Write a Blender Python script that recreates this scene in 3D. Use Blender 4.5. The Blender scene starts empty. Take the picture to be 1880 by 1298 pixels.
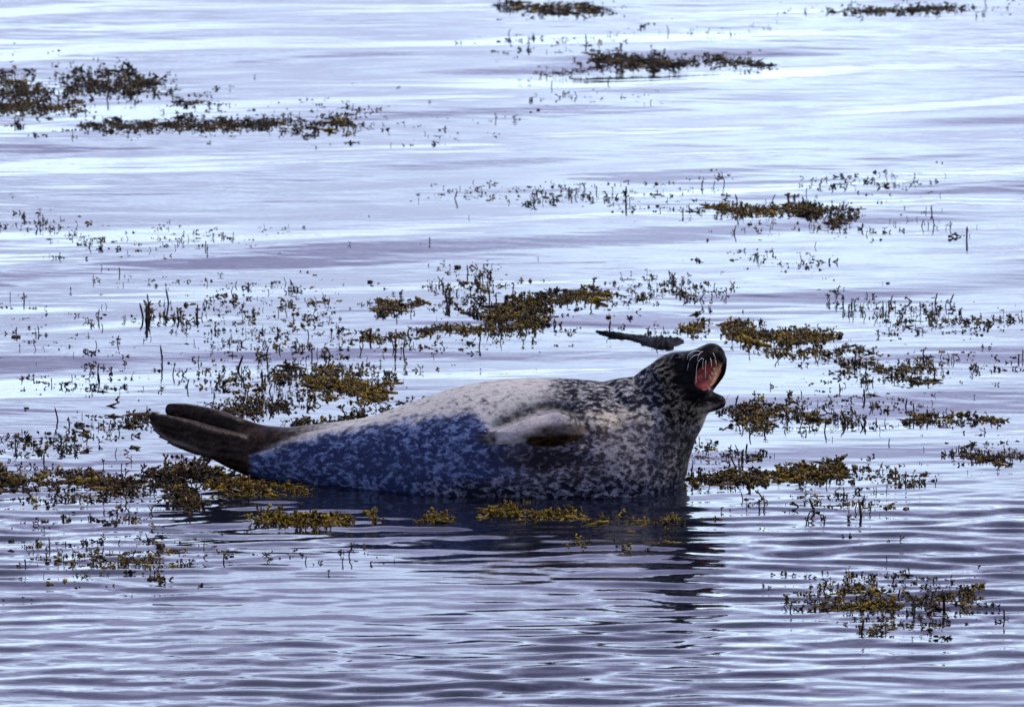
import bpy, math, random
import numpy as np
from mathutils import Vector, Matrix, noise as mnoise

random.seed(7); rng = np.random.default_rng(7)
SC = bpy.context.scene
COL = SC.collection
R = math.radians

# ------------------------------------------------------------------ camera
FPX = 13245.0                      # focal length in photo pixels
PITCH = R(11.0)                    # optical axis below the horizon
A0 = PITCH + math.atan((880 - 649) / FPX)
DIST = 20.0
CAM = np.array([0.0, -DIST * math.cos(A0), DIST * math.sin(A0)])
cam_d = bpy.data.cameras.new('camera'); cam = bpy.data.objects.new('camera', cam_d); COL.objects.link(cam)
cam.location = CAM; cam.rotation_euler = (R(90) - PITCH, 0, 0)
cam_d.sensor_width = 36.0; cam_d.lens = FPX * 36.0 / 1880.0
cam_d.clip_start = 0.5; cam_d.clip_end = 6000
cam_d.dof.use_dof = True; cam_d.dof.focus_distance = 19.8; cam_d.dof.aperture_fstop = 11.0
SC.camera = cam
_cp, _sp = math.cos(PITCH), math.sin(PITCH)
FWD = np.array([0, _cp, -_sp]); UP = np.array([0, _sp, _cp])

# ------------------------------------------------------------------ sky, sun, exposure
SUN_EL, SUN_AZ = R(56), R(62)      # azimuth from +Y (away from camera) towards +X
sd = bpy.data.lights.new('sun', 'SUN'); sd.energy = 3.8; sd.angle = R(0.6); sd.color = (1.0, 0.94, 0.86)
sun = bpy.data.objects.new('sun', sd); COL.objects.link(sun)
sdir = Vector((math.sin(SUN_AZ) * math.cos(SUN_EL), math.cos(SUN_AZ) * math.cos(SUN_EL), math.sin(SUN_EL)))
sun.rotation_euler = sdir.to_track_quat('Z', 'Y').to_euler(); sun.location = (0, 0, 20)

W = bpy.data.worlds.new('World'); SC.world = W; W.use_nodes = True
nt = W.node_tree; N = nt.nodes; L = nt.links; N.clear()
def nd(tree, t, **kw):
    n = tree.nodes.new(t)
    for k, v in kw.items(): setattr(n, k, v)
    return n
out = nd(nt, 'ShaderNodeOutputWorld'); bg = nd(nt, 'ShaderNodeBackground'); bg.inputs[1].default_value = 0.1
sky = nd(nt, 'ShaderNodeTexSky'); sky.sky_type = 'NISHITA'; sky.sun_disc = False
sky.sun_elevation = SUN_EL; sky.sun_rotation = SUN_AZ; sky.air_density = 1.2; sky.dust_density = 1.0; sky.ozone_density = 2.0
tc = nd(nt, 'ShaderNodeTexCoord'); sx = nd(nt, 'ShaderNodeSeparateXYZ'); L.new(tc.outputs['Generated'], sx.inputs[0])
# bright broken cloud: light near the horizon, lavender grey higher up
ramp = nd(nt, 'ShaderNodeValToRGB'); L.new(sx.outputs['Z'], ramp.inputs[0])
e = ramp.color_ramp.elements
e[0].position = 0.0; e[0].color = (14.5, 18.5, 23.5, 1)
e[1].position = 1.0; e[1].color = (3.4, 4.0, 6.2, 1)
for p, c in ((0.17, (15.5, 19.0, 24.5, 1)), (0.27, (12.8, 14.2, 21.0, 1)), (0.36, (9.2, 9.4, 15.0, 1)), (0.55, (4.6, 4.7, 8.0, 1))):
    x = ramp.color_ramp.elements.new(p); x.color = c
mp = nd(nt, 'ShaderNodeMapping'); mp.inputs['Scale'].default_value = (3.6, 3.6, 10.0); L.new(tc.outputs['Generated'], mp.inputs[0])
cn = nd(nt, 'ShaderNodeTexNoise'); cn.inputs['Scale'].default_value = 2.6; cn.inputs['Detail'].default_value = 6; cn.inputs['Roughness'].default_value = .55
L.new(mp.outputs[0], cn.inputs[0])
cr = nd(nt, 'ShaderNodeValToRGB'); L.new(cn.outputs[0], cr.inputs[0])
cr.color_ramp.elements[0].position = .42; cr.color_ramp.elements[0].color = (.58, .53, .61, 1)
cr.color_ramp.elements[1].position = .60; cr.color_ramp.elements[1].color = (1.10, 1.13, 1.10, 1)
mm = nd(nt, 'ShaderNodeMix', data_type='RGBA', blend_type='MULTIPLY'); mm.inputs[0].default_value = 1.0
L.new(ramp.outputs[0], mm.inputs[6]); L.new(cr.outputs[0], mm.inputs[7])
mk = nd(nt, 'ShaderNodeMix', data_type='RGBA', blend_type='MIX'); mk.inputs[0].default_value = 0.8
L.new(sky.outputs[0], mk.inputs[6]); L.new(mm.outputs[2], mk.inputs[7])
L.new(mk.outputs[2], bg.inputs[0]); L.new(bg.outputs[0], out.inputs[0])

vs = SC.view_settings; vs.view_transform = 'Standard'; vs.look = 'None'; vs.exposure = 0.47; vs.gamma = 1.0; vs.use_curve_mapping = False
SC.render.resolution_x = 1024; SC.render.resolution_y = 706
SC.cycles.max_bounces = 8

# ------------------------------------------------------------------ helpers
def at(px, py, y):
    """point of the place seen at photo pixel (px, py) in the upright plane y."""
    d = FWD * FPX + np.array([px - 940.0, 0, 0]) + UP * (649.0 - py)
    return CAM + d * ((y - CAM[1]) / d[1])
def on_water(px, py):
    d = FWD * FPX + np.array([px - 940.0, 0, 0]) + UP * (649.0 - py)
    return CAM + d * (-CAM[2] / d[2])
def project(P):
    q = P - CAM; w = q @ FWD
    return 940.0 + FPX * q[..., 0] / w, 649.0 - FPX * (q @ UP) / w
S = DIST / FPX                      # metres per photo pixel at the seal

def mesh_obj(name, verts, faces, mat, parent=None, smooth=True):
    me = bpy.data.meshes.new(name)
    me.from_pydata([tuple(v) for v in verts], [], [tuple(f) for f in faces])
    if smooth: me.polygons.foreach_set('use_smooth', [True] * len(me.polygons))
    me.materials.append(mat); me.update()
    o = bpy.data.objects.new(name, me); COL.objects.link(o)
    if parent: o.parent = parent
    return o
def fast_mesh(name, V, Q, mat, parent=None, smooth=True):
    """mesh from numpy arrays: V (n,3), Q (m,k)."""
    V = np.asarray(V, np.float32); Q = np.asarray(Q, np.int32); k = Q.shape[1]
    me = bpy.data.meshes.new(name)
    me.vertices.add(len(V)); me.vertices.foreach_set('co', V.ravel())
    me.loops.add(Q.size); me.loops.foreach_set('vertex_index', Q.ravel())
    me.polygons.add(len(Q)); me.polygons.foreach_set('loop_start', np.arange(len(Q), dtype=np.int32) * k)
    me.polygons.foreach_set('loop_total', np.full(len(Q), k, np.int32))
    me.polygons.foreach_set('use_smooth', np.full(len(Q), smooth))
    me.update(calc_edges=True); me.validate(); me.materials.append(mat)
    if name is None: return me
    o = bpy.data.objects.new(name, me); COL.objects.link(o)
    if parent: o.parent = parent
    return o
def thing(name, label, cat, loc, group=None):
    o = bpy.data.objects.new(name, None); COL.objects.link(o); o.location = loc; o.empty_display_size = .05
    o['label'] = label; o['category'] = cat
    if group: o['group'] = group
    return o
def new_mat(name):
    m = bpy.data.materials.new(name); m.use_nodes = True
    return m, m.node_tree, m.node_tree.nodes['Principled BSDF']
def smooth01(x, a, b):
    t = np.clip((x - a) / (b - a), 0, 1); return t * t * (3 - 2 * t)

# ------------------------------------------------------------------ water
def wave_tile(n, size, lmin, lmax, power, spread, heading, rms, seed):
    g = np.random.default_rng(seed)
    k1 = 2 * np.pi * np.fft.fftfreq(n, size / n)
    KX, KY = np.meshgrid(k1, k1, indexing='ij'); K = np.hypot(KX, KY); K[0, 0] = 1
    th = np.arctan2(KY, KX) - heading; th = (th + np.pi / 2) % np.pi - np.pi / 2
    A = K ** (-power) * np.exp(-(th / spread) ** 2 / 2)
    A *= 1 / (1 + (K * lmin / 2 / np.pi) ** 8) / (1 + (2 * np.pi / lmax / K) ** 8)
    A[0, 0] = 0
    F = np.fft.fft2(g.normal(size=(n, n))) * A
    H = np.real(np.fft.ifft2(F)); sl = np.real(np.fft.ifft2(F * 1j * KY))
    return (H * rms / sl.std()).astype(np.float32), size
def tile_at(tile, X, Y):
    H, size = tile; n = H.shape[0]
    fx = (X / size * n) % n; fy = (Y / size * n) % n
    ix = np.floor(fx).astype(int); iy = np.floor(fy).astype(int); tx = fx - ix; ty = fy - iy
    ix %= n; iy %= n; jx = (ix + 1) % n; jy = (iy + 1) % n
    return (H[ix, iy] * (1 - tx) + H[jx, iy] * tx) * (1 - ty) + (H[ix, jy] * (1 - tx) + H[jx, jy] * tx) * ty
T1 = wave_tile(640, 6.4, .055, .20, 1.6, .27, R(92), 1.0, 3)
T2 = wave_tile(512, 5.1, .20, .9, 2.2, .26, R(97), 1.0, 5)
T3 = wave_tile(512, 5.7, .045, .14, 1.2, .32, R(86), 1.0, 9)
T5 = wave_tile(256, 8.9, .45, 2.0, 1.6, .34, R(104), 1.0, 21)
T4 = wave_tile(256, 7.3, 1.0, 3.2, 1.0, .8, R(90), 1.0, 12)
def wave_height(X, Y):
    X = np.asarray(X, float); Y = np.asarray(Y, float)
    patch = np.clip(.75 + .55 * tile_at(T4, X + .7, Y * .8) / T4[0].std() * .5, .25, 1.5)
    near = 1 - smooth01(Y, -1.3, .8)
    a1 = (.015 + .105 * near) * patch; a2 = .015 - .005 * near; a3 = (.006 + .068 * near) * patch
    h = a1 * tile_at(T1, X, Y) + a2 * tile_at(T2, X, Y) + a3 * tile_at(T3, X, Y) + .022 * (1 - .6 * near) * tile_at(T5, X, Y)
    # slopes leaving the seal's chest and tail are calmer right behind it
    fade = 1 - smooth01(np.hypot(X, Y - 3), 12, 40)
    return h * fade
def spaced(inner0, inner1, step, far, grow=1.18):
    a = list(np.arange(inner0, inner1 + 1e-6, step)); s = step
    lo = [a[0]]; hi = [a[-1]]
    while hi[-1] < far: s *= grow; hi.append(hi[-1] + s)
    s = step
    while lo[-1] > -far: s *= grow; lo.append(lo[-1] - s)
    return np.array(lo[:0:-1] + a + hi[1:])
gx = spaced(-2.35, 2.35, .022, 3000); gy = spaced(-4.2, 9.6, .0125, 3000)
X, Y = np.meshgrid(gx, gy, indexing='ij'); Z = wave_height(X, Y)
nx, ny = X.shape; idx = np.arange(nx * ny).reshape(nx, ny)
Q = np.stack([idx[:-1, :-1], idx[1:, :-1], idx[1:, 1:], idx[:-1, 1:]], -1).reshape(-1, 4)
mw, t, b = new_mat('water_surface')
b.inputs['Base Color'].default_value = (.003, .004, .009, 1); b.inputs['Roughness'].default_value = .03; b.inputs['IOR'].default_value = 1.6
geo = nd(t, 'ShaderNodeNewGeometry'); m1 = nd(t, 'ShaderNodeMapping'); m1.inputs['Scale'].default_value = (7, 30, 1); t.links.new(geo.outputs['Position'], m1.inputs[0])
n1 = nd(t, 'ShaderNodeTexNoise'); n1.inputs['Scale'].default_value = 1.0; n1.inputs['Detail'].default_value = 3; t.links.new(m1.outputs[0], n1.inputs[0])
bu = nd(t, 'ShaderNodeBump'); bu.inputs['Strength'].default_value = .35; bu.inputs['Distance'].default_value = .002
t.links.new(n1.outputs[0], bu.inputs['Height']); t.links.new(bu.outputs[0], b.inputs['Normal'])
water = fast_mesh('water', np.stack([X, Y, Z], -1).reshape(-1, 3), Q, mw); water['kind'] = 'structure'

# ------------------------------------------------------------------ seal: one continuous body from a distance field
H = .004
GX = np.arange(-1.06, .66, H, dtype=np.float32); GY = np.arange(-.34, .34, H, dtype=np.float32); GZ = np.arange(-.12, .46, H, dtype=np.float32)
G0 = np.array([GX[0], GY[0], GZ[0]])
FAR = .2
def dense(pts, sub):
    P = np.array([list(at(p[0], p[1], p[3] if len(p) > 3 else 0)) + [p[2] * S] for p in pts])
    if len(P) == 1: return P
    o = []
    for i in range(len(P) - 1):
        p0 = P[max(i - 1, 0)]; p1 = P[i]; p2 = P[i + 1]; p3 = P[min(i + 2, len(P) - 1)]
        for j in range(sub):
            u = j / sub
            o.append(.5 * (2 * p1 + (p2 - p0) * u + (2 * p0 - 5 * p1 + 4 * p2 - p3) * u * u + (3 * p1 - p0 - 3 * p2 + p3) * u ** 3))
    o.append(P[-1]); return np.array(o)
def chain(pts, q=1.0, n=(0, 1, 0), sub=8):
    """(field, box) of a string of round beads, squeezed by q along n."""
    D = dense(pts, sub); n = np.array(n, float); n /= np.linalg.norm(n); m = .035
    ext = D[:, 3] * max(q, 1) + m
    lo = np.floor(((D[:, :3] - ext[:, None]).min(0) - G0) / H).astype(int); hi = np.ceil(((D[:, :3] + ext[:, None]).max(0) - G0) / H).astype(int) + 1
    lo = np.maximum(lo, 0); hi = np.minimum(hi, [len(GX), len(GY), len(GZ)])
    F = np.full(tuple(hi - lo), FAR, np.float32)
    for (cx, cy, cz, r), ex in zip(D, ext):
        a = np.maximum(np.floor((np.array([cx, cy, cz]) - ex - G0) / H).astype(int), lo); c = np.minimum(np.ceil((np.array([cx, cy, cz]) + ex - G0) / H).astype(int) + 1, hi)
        if (c <= a).any(): continue
        dx = (GX[a[0]:c[0]] - cx)[:, None, None]; dy = (GY[a[1]:c[1]] - cy)[None, :, None]; dz = (GZ[a[2]:c[2]] - cz)[None, None, :]
        dn = dx * n[0] + dy * n[1] + dz * n[2]
        d = np.sqrt(dx * dx + dy * dy + dz * dz + (1 / q ** 2 - 1) * dn * dn) - r
        sl = tuple(slice(a[i] - lo[i], c[i] - lo[i]) for i in range(3))
        F[sl] = np.minimum(F[sl], d * min(q, 1.0) if q < 1 else d)
    return F, lo, hi
FIELD = np.full((len(GX), len(GY), len(GZ)), FAR, np.float32)
def add(pts, k=.02, **kw):
    F, lo, hi = chain(pts, **kw); v = FIELD[lo[0]:hi[0], lo[1]:hi[1], lo[2]:hi[2]]
    h = np.clip(.5 + .5 * (v - F) / k, 0, 1); v[...] = v * (1 - h) + F * h - k * h * (1 - h)
def cut(pts, k=.01, **kw):
    F, lo, hi = chain(pts, **kw); v = FIELD[lo[0]:hi[0], lo[1]:hi[1], lo[2]:hi[2]]; F = -F
    h = np.clip(.5 + .5 * (F - v) / k, 0, 1); v[...] = v * (1 - h) + F * h + k * h * (1 - h)
def surf_y(px, py, default=-.2):
    """depth y at which the sight line through (px, py) enters the body."""
    ys = np.arange(-.33, .2, .002); P = np.array([at(px, py, y) for y in ys])
    I = np.round((P - G0) / H).astype(int)
    ok = ((I >= 0) & (I < FIELD.shape)).all(1)
    v = np.where(ok, FIELD[tuple(np.clip(I, 0, np.array(FIELD.shape) - 1).T)], 1)
    w = np.where(v < 0)[0]
    return float(ys[w[0]]) if len(w) else default

# trunk, neck, skull
add([(470, 832, 42, .05), (520, 838, 53, .04), (600, 843, 66, .02), (700, 850, 88), (800, 852, 122), (900, 851, 150), (1000, 855, 161), (1070, 862, 164), (1112, 850, 147),
     (1152, 812, 118), (1192, 777, 90), (1218, 742, 74, -.01), (1238, 712, 60, -.02)], q=1.06, sub=10)
add([(1252, 694, 45, -.025), (1284, 672, 32, -.045), (1306, 656, 26, -.06)], k=.03, q=1.15)
add([(1262, 764, 30, 0), (1275, 748, 24, -.01)], k=.03)
add([(1266, 735, 26, -.02), (1298, 737, 20, -.04), (1320, 738, 13, -.055)], k=.02, q=1.3)
add([(1287, 661, 19, -.085)], k=.02)
add([(1265, 704, 26, -.06)], k=.03)
add([(1288, 690, 26, -.01)], k=.02)
add([(1313, 666, 15, .01), (1300, 690, 18, .015)], k=.012)
add([(1326, 660, 9, -.03), (1322, 683, 10, -.01), (1309, 703, 9, 0), (1298, 716, 9, 0)], k=.012)
add([(1243, 656, 8.5, -.070)], k=.018)
add([(1243, 657, 8.5, .03)], k=.012)
# tail end and hind flippers, sole to sole
add([(490, 822, 38, .05), (440, 800, 33, .07), (390, 777, 28, .085), (345, 762, 22, .095), (322, 755, 16, .10)], k=.02, q=.5)
add([(500, 838, 44, .03), (450, 832, 38, .02), (400, 815, 31, .01), (350, 797, 27, .005), (310, 784, 22, 0), (295, 778, 16, 0)], k=.015, q=.62)
for tx, ty, r, sy in ((281, 764, 8.5, 806), (284, 777, 8, 812), (291, 789, 8, 820), (302, 800, 8, 828), (318, 812, 7.5, 838)):
    add([(440, sy, 9, -.002), (370, (sy + ty) / 2 + 4, 9, -.012), (tx, ty, r, -.008)], k=.006, q=.8)
for tx, ty, r in ((312, 748, 9), (309, 756, 7), (318, 764, 7)):
    add([(430, ty + 28, 9, .06), (370, ty + 7, 9, .075), (tx, ty, r, .085)], k=.006, q=.8)
cut([(305, 768, 3, -.03), (340, 778, 3, -.03), (375, 790, 2, -.03)], k=.006)
# front flipper lying back along the flank
FN = (.05, -.82, .55)
add([(1052, 792, 27, -.185), (1015, 784, 25, -.215), (975, 786, 20, -.238), (935, 796, 15, -.250), (912, 802, 12, -.254)], k=.006, q=.42, n=FN)
add([(1056, 792, 30, -.175), (1028, 780, 24, -.203)], k=.015, q=.8)
for tx, ty, sy in ((893, 796, 793), (886, 802, 798), (888, 809, 804), (897, 816, 810)):
    add([(940, sy, 5.5, -.252), (912, (sy + ty) / 2, 4.6, -.256), (tx, ty, 3.6, -.257)], k=.003, q=.9, n=FN)
cut([(1040, 826, 10, -.235), (1000, 822, 12, -.245), (955, 818, 6, -.245)], k=.02)
add([(1066, 800, 10, -.2), (1015, 809, 10, -.226), (975, 814, 4, -.232)], k=.008, q=.5, n=(0, -.6, -.8))
cut([(x, y, 6, surf_y(x, y) - .002) for x, y in ((1045, 747), (1010, 744), (975, 752), (940, 767), (905, 783))], k=.012)
for p0, p1, p2 in (((445, 800), (370, 783), (290, 768)), ((440, 812), (370, 797), (292, 783)), ((440, 824), (372, 808), (300, 795)), ((452, 838), (385, 826), (318, 807))):
    cut([(x, y, 2.6, surf_y(x, y) - .0005) for x, y in (p0, ((p0[0] + p1[0]) / 2, (p0[1] + p1[1]) / 2 + 1), p1, ((p2[0] + p1[0]) / 2, (p2[1] + p1[1]) / 2 + 1), p2)], k=.006)
# folds of skin on the neck and round the shoulder
for pts in ([(1163, 690), (1178, 712), (1200, 730), (1216, 752)], [(1180, 683), (1196, 700), (1218, 716)], [(1120, 700), (1128, 724), (1150, 748)],
            [(1072, 770), (1080, 795), (1074, 815)], [(1235, 752), (1258, 772), (1284, 780)], [(950, 765), (985, 748), (1030, 745), (1065, 762)],
            [(905, 842), (960, 862), (1030, 858), (1075, 838)]):
    cut([(x, y, 6, surf_y(x, y) - .002) for x, y in pts], k=.018)
# mouth
MOUTH = [(1314, 668, 9.5), (1306, 678, 15), (1297, 690, 18), (1289, 701, 13)]
cav = None
for yy in np.arange(-.14, -.035, .012):
    s_ = 1 - .35 * (yy + .14) / .13 * 0
    cut([(x, y, r * s_, yy) for x, y, r in MOUTH], k=.004, sub=5)
nostril_y = surf_y(1322, 640)
cut([(1320, 643, 2.2, nostril_y), (1325, 647, 2.2, surf_y(1325, 647))], k=.004)

def surface_nets(F):
    F[0] = F[-1] = .02; F[:, 0] = F[:, -1] = .02; F[:, :, 0] = F[:, :, -1] = .02
    s = F < 0; nx, ny, nz = F.shape
    cs = np.zeros((nx - 1, ny - 1, nz - 1), np.int8)
    for a in (0, 1):
        for b_ in (0, 1):
            for c in (0, 1): cs += s[a:nx - 1 + a, b_:ny - 1 + b_, c:nz - 1 + c]
    act = (cs > 0) & (cs < 8); I = np.argwhere(act); vid = np.full(act.shape, -1, np.int64); vid[act] = np.arange(len(I))
    acc = np.zeros((len(I), 3)); cnt = np.zeros(len(I))
    for ax in range(3):
        o = [i for i in range(3) if i != ax]
        for a in (0, 1):
            for b_ in (0, 1):
                p = I.copy(); p[:, o[0]] += a; p[:, o[1]] += b_; q_ = p.copy(); q_[:, ax] += 1
                f0 = F[tuple(p.T)]; f1 = F[tuple(q_.T)]; m = (f0 < 0) != (f1 < 0)
                tt = np.where(m, f0 / np.where(m, f0 - f1, 1), 0); pt = p.astype(float); pt[:, ax] += tt
                acc[m] += pt[m]; cnt[m] += 1
    V = G0 + acc / cnt[:, None] * H
    quads = []
    for ax in range(3):
        sl0 = [slice(None)] * 3; sl1 = [slice(None)] * 3; sl0[ax] = slice(0, -1); sl1[ax] = slice(1, None)
        E = np.argwhere(s[tuple(sl0)] != s[tuple(sl1)]); u, v = [i for i in range(3) if i != ax]
        if ax == 1: u, v = v, u
        e0 = E.copy(); e1 = E.copy(); e1[:, u] -= 1; e2 = e1.copy(); e2[:, v] -= 1; e3 = E.copy(); e3[:, v] -= 1
        q_ = np.stack([vid[tuple(x.T)] for x in (e0, e1, e2, e3)], 1)
        fl = s[tuple(E.T)]; q_[~fl] = q_[~fl][:, ::-1]
        quads.append(q_)
    return V, np.concatenate(quads)
V, Q = surface_nets(FIELD)
FIELD_V = V
# even out the grid a little
A = np.concatenate([Q[:, [0, 1]], Q[:, [1, 2]], Q[:, [2, 3]], Q[:, [3, 0]]]); A = np.concatenate([A, A[:, ::-1]])
for it in range(10):
    sm = np.stack([np.bincount(A[:, 0], V[A[:, 1], i], len(V)) for i in range(3)], 1) / np.bincount(A[:, 0], minlength=len(V))[:, None]
    wt = (.5 if it < 3 else .5 * smooth01(V[:, 0], -.62, -.70))[:, None] if it >= 3 else .5
    V = V * (1 - wt) + sm * wt

# coat regions, in the seal's own side view (mirrored to its far flank)
def vnoise(P, sc, seed):
    return np.array([mnoise.noise(Vector((p[0] * sc + seed, p[1] * sc, p[2] * sc))) for p in P])
Pm = V.copy(); U, Vv = project(np.stack([V[:, 0], -np.abs(V[:, 1]), V[:, 2]], 1))
na = vnoise(V, 30, 0); nb = vnoise(V, 70, 9); nc_ = vnoise(V, 11, 4)
Uj = U + na * 12 + nb * 5; Vj = Vv + na * 9 + nb * 6
LX = [400, 430, 460, 520, 560, 640, 740, 800, 860, 885, 900, 915, 1060, 1100, 1150, 1200, 1290]
LY = [822, 838, 834, 815, 800, 784, 772, 765, 757, 770, 788, 800, 800, 793, 772, 778, 790]
below = smooth01(Vj - np.interp(Uj, LX, LY), -9, 12)
belowS = smooth01(Vv - np.interp(U, LX, LY), -3, 4)
dark = np.zeros((len(V), 3)); light = np.zeros((len(V), 3)); cov = np.zeros(len(V)); rough = np.full(len(V), .6); wet = np.zeros(len(V))
def region(w, d, l, c, r):
    global dark, light, cov, rough
    w = np.clip(w, 0, 1); W3 = w[:, None]
    dark = dark * (1 - W3) + np.array(d) * W3; light = light * (1 - W3) + np.array(l) * W3
    cov = cov * (1 - w) + c * w; rough = rough * (1 - w) + r * w
one = np.ones(len(V))
region(one, (.12, .115, .12), (.30, .285, .29), .62, .65)                                  # pale dry saddle
for sx0, sy0, a_, b_ in ((862, 733, 5, 2.5), (832, 735, 3, 2), (890, 737, 4, 5), (895, 756, 4, 2.5), (851, 748, 6, 5), (835, 758, 7, 4), (870, 764, 8, 4), (812, 750, 3, 2), (915, 772, 6, 3)):
    region(np.exp(-(((Uj - sx0) / a_) ** 2 + ((Vj - sy0) / b_) ** 2) ** 1.0) * .9, (.02, .02, .03), (.06, .06, .08), .4, .6)
region(smooth01(Uj, 985, 1050), (.012, .012, .018), (.24, .23, .235), .32, .6)             # dappled back
g = np.exp(-(((U - 1125) / 62) ** 2 + ((Vv - 770) / 24) ** 2)); region(g * .9, (.040, .032, .028), (.33, .29, .24), .44, .6)
region(smooth01(Vj, 762, 735) * smooth01(Uj, 985, 1060), (.008, .008, .014), (.26, .25, .27), .20, .55)
region(below * smooth01(Uj, 880, 1000), (.016, .013, .019), (.19, .175, .205), .24, .38)   # wet chest
region(below * smooth01(Uj, 1075, 1120) * smooth01(Vj, 905, 800), (.028, .023, .030), (.18, .166, .18), .32, .42)
region(below * smooth01(Uj, 1195, 1255), (.010, .008, .010), (.16, .145, .125), .26, .4)
region(below * smooth01(Uj, 1010, 900), (.012, .018, .052), (.115, .15, .27), .20, .3)    # wet hindquarters, blue sky reflection painted into the coat colour
region(below * smooth01(Vj, 868, 900) * smooth01(Uj, 700, 900), (.004, .0035, .009), (.15, .15, .19), .22, .3)
region(np.exp(-(((U - 985) / 75) ** 2 + ((Vv - 842) / 24) ** 2)) * below, (.008, .0065, .011), (.06, .055, .065), .08, .4)  # smooth dark coat patch, with the flipper's shadow painted in
hd = smooth01(Uj - (Vv - 700) * .25, 1188, 1222) * smooth01(Vj, 792, 772); region(hd, (.0028, .0028, .004), (.17, .15, .115), .24, .42)   # dark head and ruff
hd2 = smooth01(U + (690 - Vv) * .35, 1226, 1252) * smooth01(Vv, 752, 728); region(hd2, (.0025, .0022, .003), (.012, .010, .011), .12, .35)
g = np.exp(-(((U - 1298) / 12) ** 2 + ((Vv - 770) / 16) ** 2)); region(g * 1.2, (.16, .14, .11), (.45, .41, .36), .6, .6)   # pale throat
g = np.exp(-(((U - 1292) / 14) ** 2 + ((Vv - 750) / 8) ** 2)); region(g * .6, (.03, .026, .015), (.14, .125, .09), .5, .6)
# hind flippers and the dark skin above the wet line
wf = (1 - belowS) * smooth01(U, 660, 520); region(wf, (.020, .018, .019), (.10, .09, .09), .25, .4)
wf = np.maximum(smooth01(U, 468, 452), (1 - belowS) * smooth01(U, 560, 500)); region(wf, (.0045, .0026, .0022), (.024, .0145, .012), .32, .34)
le = np.exp(-((Vv - np.interp(U, [272, 290, 310, 345, 400], [775, 798, 812, 822, 846]) + 4) / 4) ** 2) * smooth01(U, 400, 330); region(le * .9, (.07, .055, .05), (.10, .085, .08), .4, .4)
rim = np.exp(-((Vv - np.interp(U, LX, LY) + 3) / 3.5) ** 2) * smooth01(U, 470, 560) * smooth01(U, 760, 640); region(rim * .8, (.15, .14, .14), (.3, .29, .3), .6, .5)
wet = np.maximum.reduce([wf * .5, below * smooth01(Uj, 1010, 900) * .45, below * .25, hd2 * .2])
# front flipper
FA = np.array([at(x, y, yy) for x, y, yy in ((1052, 792, -.185), (1015, 784, -.215), (975, 786, -.232), (935, 796, -.238), (890, 805, -.246))])
dmin = np.full(len(V), 9.)
for i in range(4):
    a, c = FA[i], FA[i + 1]; u = np.clip(((V - a) @ (c - a)) / ((c - a) @ (c - a)), 0, 1); dmin = np.minimum(dmin, np.linalg.norm(V - a - u[:, None] * (c - a), axis=1) / (.040 - .010 * i / 3))
onfl = smooth01(dmin, 1.15, .9) * (V[:, 1] < -.12)
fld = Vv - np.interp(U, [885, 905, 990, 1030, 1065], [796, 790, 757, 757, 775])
region(np.exp(-((fld + 16) / 26) ** 2) * smooth01(U, 885, 930) * smooth01(U, 1060, 1000) * (1 - belowS) * .75, (.06, .056, .06), (.20, .19, .195), .45, .65)
region(np.exp(-((fld + 8) / 8) ** 2) * smooth01(U, 895, 925) * smooth01(U, 1085, 1050) * .85, (.020, .018, .020), (.085, .078, .08), .35, .6)  # painted shade on the flank, in the gap above the flipper's top edge
region(onfl * smooth01(U, 1062, 1015), (.16, .14, .148), (.26, .235, .25), .7, .5)
region(onfl * smooth01(Vv - np.interp(U, [900, 1000, 1050], [808, 778, 775]), -8, 12) * smooth01(U, 925, 1000) * .9, (.020, .014, .012), (.065, .050, .044), .5, .5)
region(onfl * np.exp(-(((U - 1008) / 22) ** 2 + ((Vv - 790) / 9) ** 2)), (.010, .007, .006), (.04, .032, .028), .3, .5)
region(onfl * smooth01(U, 918, 906), (.018, .014, .016), (.11, .095, .1), .4, .4)
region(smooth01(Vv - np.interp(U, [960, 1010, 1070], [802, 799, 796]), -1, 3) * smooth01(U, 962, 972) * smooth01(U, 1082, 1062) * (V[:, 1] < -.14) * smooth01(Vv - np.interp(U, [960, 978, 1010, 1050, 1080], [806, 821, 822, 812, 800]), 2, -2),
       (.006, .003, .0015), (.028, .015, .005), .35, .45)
# inside of the mouth
def cavity_d():
    D = np.full(len(V), 9.)
    for i in range(3):
        p, q_ = MOUTH[i], MOUTH[i + 1]
        for u in np.linspace(0, 1, 8):
            x, y, r = [p[j] * (1 - u) + q_[j] * u for j in range(3)]; D = np.minimum(D, np.hypot(U - x, Vv - y) - r)
    return D
# a recess on the near side only: test against the true, unmirrored view
Ut, Vt = project(V)
Us, Vs = U, Vv; U, Vv = Ut, Vt; cd = cavity_d(); U, Vv = Us, Vs
pk = smooth01(cd, 3.0, .5) * (V[:, 1] > -.088) * (V[:, 1] < .03)
g2 = smooth01(Ut - (Vt - 690) * -.6, 1300, 1312)
wet = np.maximum(wet, pk)
region(pk, (.13, .025, .022), (.32, .065, .05), .5, .3)  # dark red with the shading of the deep cavity painted in
region(pk * smooth01(Vt, 698, 704), (.62, .17, .15), (.7, .25, .2), .5, .25)
region(pk * g2, (.60, .22, .11), (.75, .42, .22), .5, .28)
region(pk * smooth01(Vt, 672, 664), (.10, .05, .02), (.3, .16, .08), .4, .4)

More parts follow.
